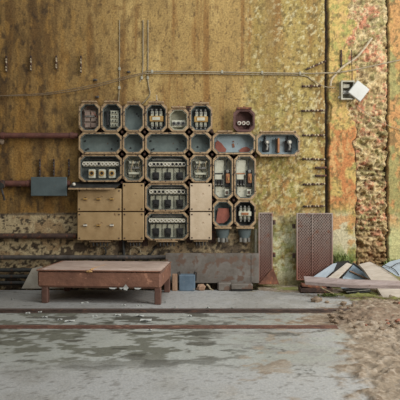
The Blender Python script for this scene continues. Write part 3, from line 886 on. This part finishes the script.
cable('hanging_wire', [(341.3, 50), (341.3, 62), (341.2, 66)], .012, 'rust_dark', 'short dark iron stub above the beige cable', y=-.045)
cable('trailing_wire', [(356, 105, -.075), (361, 109, -.07), (372, 117, -.05), (385, 124, -.05), (400, 130, -.05), (430, 142, -.05)], .004, 'dim_wire', 'thin pale wire trailing right from the white junction box')
cable('hanging_cable', [(123.5, 240), (123.5, 248), (124, 258), (123, 268), (124, 280)], .020, 'iron', 'dark cable going down behind the bench from the tan boxes')
cable('hanging_cable', [(157, 246), (153, 251), (149, 257), (146, 264)], .009, 'iron', 'dark cable slanting down left from the lowest breaker box')
cable('hanging_cable', [(104, 247), (106, 252), (103, 258), (104, 266)], .010, 'iron', 'dark cable dangling under the lowest wide tan box')
cable('looped_cable', [(131, 256), (130, 251), (134, 247.5), (139, 248), (141, 253)], .007, 'dim_wire', 'pale looped cable on the wall behind the bench')

# ------------------------------------------------------------------ pipes on the left
def pipe(name, x0, x1, v, r, m, y, label, collars=()):
    a, c = P(x0, v, y), P(x1, v, y)
    o = MB().cyl(a, c, r, n=14).build(name, M[m], smooth=True)
    recentre(o, False)
    tag(o, label, 'pipe')
    for k in collars:
        q = P(k, v, y) - o.location
        MB().cyl((q.x - .02, q.y, q.z), (q.x + .02, q.y, q.z), r * 1.25, n=14).build('collar', M[m], o, smooth=True)
    return o
pipe('red_pipe', -70, 78, 135.6, .036, 'red_pipe', -.07, 'red painted pipe running to the upper wide empty box', (3, 72))
pipe('red_pipe', -70, 70, 183.6, .040, 'red_pipe', -.06, 'red painted pipe running behind the slate grey plate', (2, 29))
pipe('grimy_pipe', -70, 77, 236, .036, 'rust_dark', -.07, 'brown grimy pipe across the peeling wall, ending at the tan box')
pipe('grimy_pipe', -70, 166, 257.4, .030, 'dim_pipe', -.10, 'grey grimy pipe low on the wall behind the bench')
for v, y, lab in ((270, -.10, 'blackened pipe near the floor, uppermost of three'), (276.5, -.14, 'blackened pipe near the floor, middle of three'), (283, -.17, 'blackened pipe near the floor, lowest of three')):
    pipe('floor_pipe', -70, 164, v, .026, 'iron', y, lab)
b = MB()
q = P(49, 186.5, -.12)
pl = empty('wall_plate', (q.x, -.12, q.z), 0, 'slate grey rectangular plate in front of the lower red pipe', 'plate')
MB().box((0, 0, 0), (px(36), .03, px(19)), bev=.006).build('face', M['grey_plate'], pl)
for s_ in (-1, 1):
    MB().box((s_ * px(15), .06, 0), (px(2), .1, px(4))).build('bracket', M['iron'], pl)
q = P(3, 187, -.10)
v_ = empty('pipe_valve', q, 0, 'small rusty valve on the lower red pipe at photo edge', 'valve')
MB().box((0, -.032, px(3)), (px(5), .06, px(8)), bev=.01).build('valve_body', M['rust_dark'], v_)
MB().cyl((0, -.085, px(1)), (0, -.06, px(1)), px(3.2), n=14).build('hand_wheel', M['iron'], v_)
MB().tube([(px(-1), -.03, px(-.5)), (px(.5), -.02, px(-7)), (0, .05, px(-13))], .014, 8).build('drain_tube', M['dim_pipe'], v_)
q = P(1.5, 141.5, -.05)
tag(MB().blob(q, (.035, .03, .04), seed=3, rough=.2).build('pipe_clamp', M['stone']), 'pale crusted clamp under the upper red pipe at photo edge', 'clamp')

# ------------------------------------------------------------------ knobbly anchor strips on the wall
def anchor(p0, p1, n, label, m='rust_dark', group='rows of rusty wall anchors', bead='wire'):
    a, c = P(p0[0], p0[1], -.025), P(p1[0], p1[1], -.025)
    o = MB().tube([a, c], .012, 6).build('anchor_strip', M[m])
    recentre(o, False)
    for i in range(n):
        t = (i + .5) / n
        q = a.lerp(c, t) - o.location + Vector((0, -.012, .004))
        MB().blob(q, (.012, .012, .014), seed=i, rough=.3, n=6, m=4).build('hook', M[bead] if i % 3 else M['rust_dark'], o)
    tag(o, label, 'anchor strip', group)
    return o
anchor((306, 69.8), (326, 61), 7, 'slanting rusty anchor strip at the top, left of the pilaster')
anchor((301.5, 86.5), (321, 86), 7, 'level anchor strip ending left of the junction box, second down')
anchor((301, 111), (325, 110.5), 8, 'level anchor strip third down beside the pilaster edge')
anchor((302, 135.5), (325, 135.3), 8, 'level anchor strip facing the orange plaster top, fourth down')
anchor((302, 159), (325.5, 159.5), 8, 'level anchor strip above two stubby rusty bars')
anchor((303, 184.5), (325.5, 184), 8, 'level anchor strip below two stubby rusty bars')
anchor((303, 206.5), (325, 206), 8, 'lowest level anchor strip, just above the large mesh panel')
for v in (167.5, 175.5):
    a, c = P(315, v, -.03), P(326.5, v + .3, -.03)
    tag(recentre(MB().box((a + c) / 2, (c.x - a.x, .04, .026), bev=.006).build('iron_stub', M['rust_dark']), False), 'stubby rusty iron bar by the pilaster, %s of two' % ('upper' if v < 170 else 'lower'), 'iron bar', 'stubby iron bars')
for i, (u, v0, v1, lab) in enumerate(((6.5, 56, 72, 'upright anchor strip at the wall top, leftmost'), (31, 56, 71, 'upright anchor strip at the wall top, second from left'), (56.5, 56, 69, 'upright anchor strip at the wall top, third from left'), (81, 56, 73, 'upright anchor strip at the wall top, above the corner box'), (40, 159, 176, 'upright anchor strip above the grey plate, left one'), (54, 159, 176, 'upright anchor strip above the grey plate, right one'), (69, 159, 176, 'upright anchor strip beside the box with square sockets'))):
    anchor((u, v0), (u, v1), 6, lab, bead='wire' if i < 4 else 'dim_pipe')
# small spur clips above the boxes
for (u, v, lab) in ((95, 80, 'small pale wall clip below the sagging cables, upper one'), (97, 97, 'small pale wall clip over the terminal-block box'), (128.6, 72, 'small round wall clip between two upright wires')):
    tag(MB().blob(P(u, v, -.02), (.03, .02, .016), seed=int(u), rough=.3).build('wall_clip', M['dim_pipe']), lab, 'clip')

# ------------------------------------------------------------------ white junction box
q = P(346, 91.5, -.05)
jb = empty('junction_box', q, 0, 'white junction box on the pilaster with its lid hanging askew', 'junction box')
w2, h2 = px(13.5), px(19)
o_ = [(-w2 / 2, -h2 / 2), (w2 / 2, -h2 / 2), (w2 / 2, h2 / 2), (-w2 / 2, h2 / 2)]
i_ = [(a * .80, c * .86) for a, c in o_]
MB().ring(o_, i_, -.09, .02).box((0, .01, 0), (w2 * .98, .012, h2 * .98)).build('case', M['plastic_old'], jb)
MB().box((px(-1), -.03, px(4.5)), (px(7), .05, px(4)), bev=.006).box((px(-1), -.03, px(-2)), (px(7), .05, px(4)), 1, bev=.006).build('terminal_block', [M['plastic_old'], M['steel']], jb)
MB().cyl((px(-9), -.04, px(-7)), (px(-6), -.04, px(-7)), px(1.5), n=10).build('cable_gland', M['plastic_old'], jb)
MB().box((px(10), -.115, px(-1.6)), (px(15.4), .035, px(15.6)), rot=Matrix.Rotation(math.radians(38), 3, 'Y'), bev=.008).build('lid', M['plastic'], jb)

# ------------------------------------------------------------------ steel sheet in front of the trench
ys = -.24
a, c = P(165.5, 283, ys), P(259, 253.5, ys)
sh = empty('steel_cover_sheet', ((a.x + c.x) / 2, ys, a.z), 0, 'long stained grey-brown steel sheet fixed below the boxes', 'steel sheet')
W, H = c.x - a.x, c.z - a.z
MB().box((0, 0, H / 2), (W, .012, H), bev=.003).box((0, .03, H - .006), (W, .06, .012)).build('sheet', M['sheet'], sh)
for s_ in (-.42, 0, .42):
    MB().box((s_ * W, .12, H * .6), (.03, .22, .03)).build('bracket', M['iron'], sh)
MB().box((W * .43, -.009, H * .5), (.03, .008, H * .92)).build('seam', M['sheet'], sh)

# ------------------------------------------------------------------ rusted mesh panels
def mesh_panel(x0, x1, v0, v1, y, label, flare=False):
    a, c = P(x0, v1, y), P(x1, v0, y)
    W, H = c.x - a.x, c.z - a.z
    r = empty('mesh_panel', ((a.x + c.x) / 2, y, a.z), 0, label, 'mesh panel', 'rusted mesh panels on the wall')
    MB().box((0, .012, H / 2), (W - .01, .008, H - .01)).build('backing', M['mesh_back'], r)
    b = MB(); e = .016
    b.box((-W / 2 + e / 2, 0, H / 2), (e, .03, H)).box((W / 2 - e / 2, 0, H / 2), (e, .03, H)).box((0, 0, e / 2), (W - 2 * e, .03, e)).box((0, 0, H - e / 2), (W - 2 * e, .03, e))
    b.build('frame', M['mesh_steel'], r)
    b = MB(); pitch = .034; sl = 1.15                      # diamond bars
    w, h = W / 2 - e, H - 2 * e
    for sg in (-1, 1):
        k = -h / sl - w
        while k < h / sl + w * 1.0 + .02:
            pts = []
            for t in range(61):
                z = h * t / 60; x = k + sg * z / sl if sg > 0 else -k - z / sl
                if -w <= x <= w: pts.append((x, z))
            if len(pts) > 1:
                (xa, za), (xb, zb) = pts[0], pts[-1]
                p0, p1 = Vector((xa, -.004 - .004 * sg, za + e)), Vector((xb, -.004 - .004 * sg, zb + e))
                b.cyl(p0, p1, .0042, n=5, caps=False)
            k += pitch
    b.build('mesh', M['mesh_steel'], r)
    return r, W, H
r, W, H = mesh_panel(258.4, 272.6, 212.5, 283.5, -.12, 'narrow rusty mesh panel on the wall right of the boxes')
b = MB().add([(-W / 2 - .01, -.02, .012), (W / 2 + .005, -.02, .2), (W / 2 + .075, -.07, .0), (-W / 2, -.06, -.0),
              (-W / 2 - .01, -.012, .012), (W / 2 + .005, -.012, .2), (W / 2 + .075, -.06, .0), (-W / 2, -.05, -.0)],
             [(0, 1, 2, 3), (7, 6, 5, 4), (0, 4, 5, 1), (1, 5, 6, 2), (2, 6, 7, 3), (3, 7, 4, 0)])
b.build('bent_corner', M['rust'], r)
for z in (.86, .40):
    MB().cyl((W / 2 + .022, .03, H * z - .03), (W / 2 + .022, .03, H * z + .03), .022, n=10).build('hinge', M['rust_dark'], r)
r, W, H = mesh_panel(296.4, 332.6, 213, 280, -.16, 'large rusty mesh panel leaning on the wall before the pilaster')
MB().box((-.03, -.012, H / 2), (.012, .012, H - .04)).build('stiffener', M['mesh_back'], r)
for z in (.8, .36):
    MB().cyl((-W / 2 - .022, .05, H * z - .03), (-W / 2 - .022, .05, H * z + .03), .022, n=10).build('hinge', M['rust_dark'], r)

# ------------------------------------------------------------------ bench
bn = empty('bench', (-1.066, -.785, 0), math.radians(-4.2), 'low reddish-brown padded bench with dusty worn top and square legs', 'bench')
BW, BD, BT, BB = 1.365, .80, .372, .172
def grid_pad(w, dpt, z0, z1, nx, ny, amp, seed):
    b = MB()
    vs, fs = [], []
    rn = np.random.RandomState(seed)
    for j in range(ny + 1):
        for i in range(nx + 1):
            x = -w / 2 + w * i / nx; y = -dpt / 2 + dpt * j / ny
            e = min(i, nx - i, j, ny - j)
            z = z1 - (.016 if e == 0 else .004 if e == 1 else 0) + amp * (fbm(np.array([x * 4 + 9]), np.array([y * 4 + 9]), seed)[0] - .5)
            k = .988 if e == 0 else 1
            vs.append((x * k, y * k, z))
    for j in range(ny):
        for i in range(nx):
            q = j * (nx + 1) + i
            fs.append((q, q + 1, q + nx + 2, q + nx + 1))
    b.add(vs, fs)
    return b
b = MB().box((0, 0, (BB + BT - .012) / 2), (BW, BD, BT - .012 - BB), bev=.024)
b.build('seat_base', M['vinyl'], bn)
b = grid_pad(BW, BD, BT - .02, BT + .004, 44, 26, .012, 77)
# close the rim of the cover down to the base
b.add([(-BW / 2, -BD / 2, BT - .028), (BW / 2, -BD / 2, BT - .028), (BW / 2, BD / 2, BT - .028), (-BW / 2, BD / 2, BT - .028)], [(3, 2, 1, 0)])
cov = b.build('seat_cover', M['vinyl_top'], bn, smooth=True)
b = MB().tube([(-BW / 2, -BD / 2 - .002, BT - .012), (BW / 2, -BD / 2 - .002, BT - .012), (BW / 2 + .001, BD / 2, BT - .012), (-BW / 2, BD / 2, BT - .012), (-BW / 2, -BD / 2 - .002, BT - .012)], .008, 8)
b.build('piping', M['vinyl'], cov, smooth=True)
MB().tube([(-.09, -BD / 2 - .004, BT - .004), (-.075, -BD / 2 + .02, BT + .004), (-.06, -.2, BT + .004), (-.045, -.1, BT + .003), (-.03, .05, BT + .001)], [.012, .009, .005, .004, .002], 6).build('tear', M['foam'], cov)
MB().blob((-.1, -BD / 2 - .006, BT - .018), (.035, .012, .014), seed=4).build('foam_lump', M['foam'], cov)
for sx, sy in ((-1, -1), (1, -1), (-1, 1), (1, 1)):
    lx = sx * (BW / 2 - .078) if sx < 0 else BW / 2 - .042
    MB().box((lx, sy * (BD / 2 - .045), (BB + .01) / 2), (.068, .068, BB + .01), bev=.006).build('leg', M['legwood'], bn)
for x, wd, h in ((.30, .06, .05), (.16, .09, .012), (.43, .08, .014), (.25, .04, .016)):
    b = MB().add([(x - wd / 2, -BD / 2 - .004, BB + .012), (x + wd / 2, -BD / 2 - .004, BB + .010), (x + wd * .2, -BD / 2 - .012, BB - h * .35), (x - wd * .35, -BD / 2 - .010, BB - h * .2), (x, -BD / 2 - .008, BB + h)], [(0, 3, 2, 1), (0, 1, 4)])
    b.build('torn_lining', M['paper'], bn)

# ------------------------------------------------------------------ rails set in the floor
def rail(v, x1, m, label, wd, h):
    d_ = F * (HC - .012) / (v - 200); y = d_ - D
    xe = (x1 - 200) * d_ / F
    o = MB().box(((xe - 3.6) / 2, y, h / 2 - .03), (xe + 3.6, wd, h + .06), bev=.006).box(((xe - 3.6) / 2, y - wd * .9, -.02), (xe + 3.6, wd * .8, .05)).build('floor_rail', M[m])
    recentre(o)
    return tag(o, label, 'rail', 'narrow gauge rails in the floor')
rail(310.6, 352, 'rail', 'dark rusty rail across the floor, nearer the bench', .05, .030)
rail(326, 337, 'rail_red', 'red-brown rusty rail across the floor, nearer the viewer', .040, .018)

# ------------------------------------------------------------------ things in and around the trench
o = MB().slab([P(21.5, 288.5, -.30), P(32, 268.5, -.22), P(41, 266, -.21), P(66, 280, -.26), P(66, 288.5, -.30)], .015).build('leaning_board', M['cloth_pale'])
tag(o, 'pale grey board leaning behind the left end of the bench', 'board')
q = PF(187, 291.3)
cr_ = empty('blue_box', (q.x, q.y + .07, 0), 0, 'small faded blue metal box behind the bench, with dark handles', 'box')
MB().box((0, 0, .10), (px(15.5), .12, .2), bev=.008).build('body', M['crate'], cr_)
for s_ in (-1, 1):
    MB().tube([(s_ * px(6.5), -.02, .19), (s_ * px(7.4), -.02, .235), (s_ * px(8.8), -.02, .225), (s_ * px(8.4), -.03, .12)], .008, 6).build('handle', M['black'], cr_)
q = PF(174.6, 291.3)
tag(recentre(MB().box((q.x, q.y + .04, .105), (px(5), .05, .21), bev=.006).build('wooden_block', M['wood'])), 'upright light wooden block leaning beside the blue box', 'wooden block')
q = PF(201, 291)
tag(MB().blob((q.x, q.y - .0 + .06, .03), (.06, .05, .045), seed=8).build('brown_stone', M['wood']), 'brown lump right of the blue box at the trench', 'stone')
cable('bent_hose', [(206.5, 284.5, -.30), (208.5, 286, -.30), (210.5, 289, -.32), (213, 290.5, -.36)], .012, 'wire', 'short pale bent hose in the dark gap under the steel sheet', 'hose')
q = PF(224.5, 291)
tag(recentre(MB().box((q.x, q.y + .06, .05), (px(13), .12, .10), rot=Matrix.Rotation(.06, 3, 'Z'), bev=.012).build('concrete_block', M['sheet'])), 'grey-brown rough block under the steel sheet, left one', 'block')
q = PF(242, 291.5)
jk = empty('rusted_tray', (q.x, q.y + .06, 0), 0, 'long low rusted tray under the steel sheet, right one', 'tray')
MB().box((0, 0, .055), (px(21), .10, .07), bev=.01).build('body', M['sheet'], jk)
MB().box((0, -.005, .012), (px(20), .10, .022)).build('foot', M['black'], jk)
b = MB().box((P(247, 0, -.3).x, -.3, .11), (.09, .04, .02), bev=.004)

# ------------------------------------------------------------------ heap of boards and panes on the right
def heap(name, q, th, m, label, cat):
    o = MB().slab(q, th).build(name, M[m])
    recentre(o)
    return tag(o, label, cat)
# dark tray on the ground at the left of the heap
q = PF(317, 293.5)
t = empty('metal_tray', (q.x, q.y + .10, .01), math.radians(-4), 'dark metal tray lying under the left end of the long plank', 'tray')
tw, td = px(29), .2
MB().box((0, 0, .01), (tw, td, .012)).build('bottom', M['iron'], t)
b = MB().box((0, -td / 2, .028), (tw, .012, .05)).box((0, td / 2, .028), (tw, .012, .05)).box((-tw / 2, 0, .028), (.012, td, .05)).box((tw / 2, 0, .028), (.012, td, .05))
b.build('rim', M['rust_dark'], t)
MB().box((-.02, .0, .06), (tw * .8, td * .7, .03), rot=Matrix.Rotation(.12, 3, 'Y'), bev=.006).build('contents', M['rust'], t)
heap('tilted_sheet', [P(310, 279, -.40), P(333, 263.6, -.22), P(337, 263.2, -.20), P(333.5, 271, -.28), P(324, 279, -.40)], .012, 'blue_sheet', 'pale blue sheet leaning at the left of the heap, beside the mesh panel', 'sheet')
heap('dark_panel', [P(333.2, 273, -.29), P(336, 261.8, -.16), P(349, 260.4, -.14), P(351, 264, -.20), P(336, 275, -.31)], .015, 'black', 'dark panel at the top left of the heap', 'panel')
heap('pale_batten', [P(325, 280, -.46), P(347, 262.6, -.26), P(352.2, 264.6, -.26), P(336, 281, -.46)], .02, 'board', 'pale flat batten slanting up the heap in front of the dark panel', 'batten')
# framed pane
pr = empty('framed_pane', P(358, 280, -.29), 0, 'dusty window pane in a dark frame, between batten and pale board', 'window pane')
po_ = pr.location
qs = [P(343, 276, -.27), P(353, 263.4, -.14), P(376, 280, -.26), P(374, 284, -.29), P(342, 282, -.31)]
MB().slab([p - po_ for p in qs], .008).build('pane', M['glass'], pr)
for i, j in ((0, 1), (1, 2)):
    MB().tube([qs[i] - po_ + Vector((0, -.008, .004)), qs[j] - po_ + Vector((0, -.008, .004))], .012, 6).build('frame_bar', M['iron'], pr)
MB().tube([P(350, 271, -.23) - po_, P(372, 281, -.29) - po_], .010, 6).build('glazing_bar', M['wood'], pr)
# pale board and long plank
heap('pale_board', [P(358.8, 264.4, -.30), P(369.8, 261.6, -.26), P(385, 269, -.42), P(402, 282.5, -.62), P(402, 301, -.86), P(385.5, 301, -.86), P(378, 289.5, -.72), P(364.5, 270.4, -.40)], .03, 'board', 'wide pale weathered board sloping down under the long plank', 'board')
heap('long_plank', [P(303.8, 276, -.74), P(350, 279.2, -.92), P(420, 281.6, -1.08), P(420, 286, -1.16), P(350, 285, -1.0), P(305, 281.6, -.82)], .035, 'plank', 'long greyed plank lying across the front of the heap', 'plank')
# stacked thin sheets under the plank
for i, (m, lab) in enumerate((('iron', 'dark thin metal sheet under the plank, lowest of the stack'), ('steel', 'bright thin metal sheet under the plank, second in the stack'), ('iron', 'dark thin metal sheet under the plank, third in the stack'), ('blue_sheet', 'bluish thin metal sheet under the plank, topmost of the stack'))):
    heap('metal_sheet', [P(349 - 2.6 * i, 293.6 - 2.0 * i, -.66), P(371 - i, 290.8 - 1.5 * i, -.64), P(368, 287.4 - 1.5 * i, -.46), P(343 - 2 * i, 290.0 - 2.0 * i, -.46)], .010, m, lab, 'metal sheet')
heap('cracked_pane', [P(382, 266.5, -.30), P(390, 261.5, -.22), P(404, 258, -.18), P(404, 277, -.44), P(396, 275.5, -.44)], .008, 'blue_sheet', 'pale blue cracked sheet at the right edge behind the pale board', 'pane')
cable('wire_offcut', [(384, 265, -.33), (391, 267, -.335), (397, 263.5, -.29), (404, 262, -.27)], .005, 'black', 'thin black wire lying over the cracked sheet', 'wire')
cable('wire_offcut', [(391, 267.4, -.345), (395, 270, -.37), (399, 275, -.43)], .005, 'black', 'short black wire over the lower part of the cracked sheet', 'wire')
b = MB().tube(catmull([P(318, 283, -.80), P(322, 288, -.72), P(328, 291, -.68), P(334, 294, -.62)]), .007, 6)
tag(recentre(b.build('tangled_wire', M['wire'])), 'pale wire drooping from the plank over the metal tray', 'wire')

# ------------------------------------------------------------------ weeds, stones and scraps
def weeds(name, cx, cv, wpx, hpx, n, y, label, seed):
    rg = random.Random(seed)
    b = MB()
    for i in range(n):
        p = P(cx + rg.gauss(0, wpx), cv, y + rg.uniform(-.06, .03))
        a = rg.uniform(0, 6.28); h = px(hpx) * rg.uniform(.35, 1)
        dx, dy = math.cos(a) * h * .5, math.sin(a) * h * .25
        w_ = rg.uniform(.004, .010)
        m_ = p + Vector((dx * .45, dy * .45, h * .6)); t_ = p + Vector((dx, dy, h * .95))
        s_ = Vector((math.sin(a), -math.cos(a), 0)) * w_
        b.add([p - s_, p + s_, m_ + s_ * 1.4, m_ - s_ * 1.4, t_], [(0, 1, 2, 3), (3, 2, 4)])
    o = b.build(name, M['leaf'])
    recentre(o)
    return tag(o, label, 'weeds', kind='stuff')
weeds('weeds', 341, 268, 5, 18, 170, -.06, 'green weeds sprouting at the wall foot behind the heap', 1)
weeds('weeds', 330, 296.5, 5, 3.5, 110, -.72, 'low green weeds in front of the heap of boards', 2)
weeds('weeds', 394, 268, 5, 12, 70, -.08, 'green weeds at the wall foot behind the cracked sheet', 3)

rg = random.Random(12)
stones = [(316, 302, .045), (319, 301, .03), (327, 303, .02)]
for sx_, sv, sr in stones:
    q = PF(sx_, sv)
    tag(MB().blob((q.x, q.y, sr * .5), (sr * 1.3, sr, sr * .8), seed=int(sx_)).build('stone', M['stone']), {316: 'brown stone on the slab in front of the metal tray, largest one', 319: 'brown stone touching the largest stone on the slab', 327: 'small stone on the slab right of the largest stone'}[sx_], 'stone', 'stones on the slab')
k = 0
while k < 95:
    u = rg.uniform(300, 402); v = rg.gauss(317, 8)
    if v < 303 or v > 338 or u < 318 + abs(v - 317) * 2.0: continue
    q = PF(u, v); sr = rg.choice((.010, .013, .016, .02, .028)) * rg.uniform(.8, 1.1)
    o = MB().blob((0, 0, 0), (sr * 1.3, sr, sr * .75), seed=k + 100, rough=.3).build('earth_clod', M['stone'] if k % 9 else M['brickstone'])
    o.location = (q.x, q.y, .02 + sr * .35)
    tag(o, 'crumbly clod in the spread of earth right of the rail ends', 'clod', 'clods in the spread of earth')
    k += 1
scr = [(12, 300, 8), (85, 303.5, 22), (45, 318, 14), (70, 322, 26), (60, 320.5, 12), (138, 306.5, 10), (143, 305.5, 8), (118, 316, 16), (146, 321, 30), (140, 316.5, 22), (95, 317, 14), (28, 314, 12), (175, 308, 8), (208, 308.5, 10), (165, 303, 8), (232, 309, 8), (40, 313, 10), (150, 331, 10), (190, 317, 10), (124, 306, 12)]
for k, (u, v, s_) in enumerate(scr):
    q = PF(u, v); a = rg.uniform(-.5, .5); L_ = s_ / 90 * .32; w_ = L_ * rg.uniform(.3, .6)
    b = MB().add([(-L_ / 2, -w_ / 2, .002), (0, -w_ * .7, .014), (L_ / 2, -w_ * .3, .004), (L_ * .45, w_ * .5, .012), (-.1 * L_, w_ * .4, .004), (-L_ * .5, w_ * .3, .012), (-L_ / 2, -w_ / 2, -.002), (L_ / 2, -w_ * .3, -.001), (L_ * .45, w_ * .5, -.001), (-L_ * .5, w_ * .3, -.001)],
                 [(0, 1, 4, 5), (1, 2, 3, 4), (6, 9, 8, 7), (0, 6, 7, 2), (2, 7, 8, 3), (3, 8, 9, 5), (5, 9, 6, 0)])
    o = b.build('paper_scrap', M['paper'])
    o.location = (q.x, q.y, .004); o.rotation_euler = (0, 0, a)
    lab = 'white scrap lying on the slab around the bench' if v < 310 else ('white scrap lying between the two rails' if v < 325 else 'white scrap before the nearer rail')
    tag(o, lab, 'scrap', 'white scraps on the floor')

for o in list(bpy.data.objects):
    if '__wh' in o: del o['__wh']
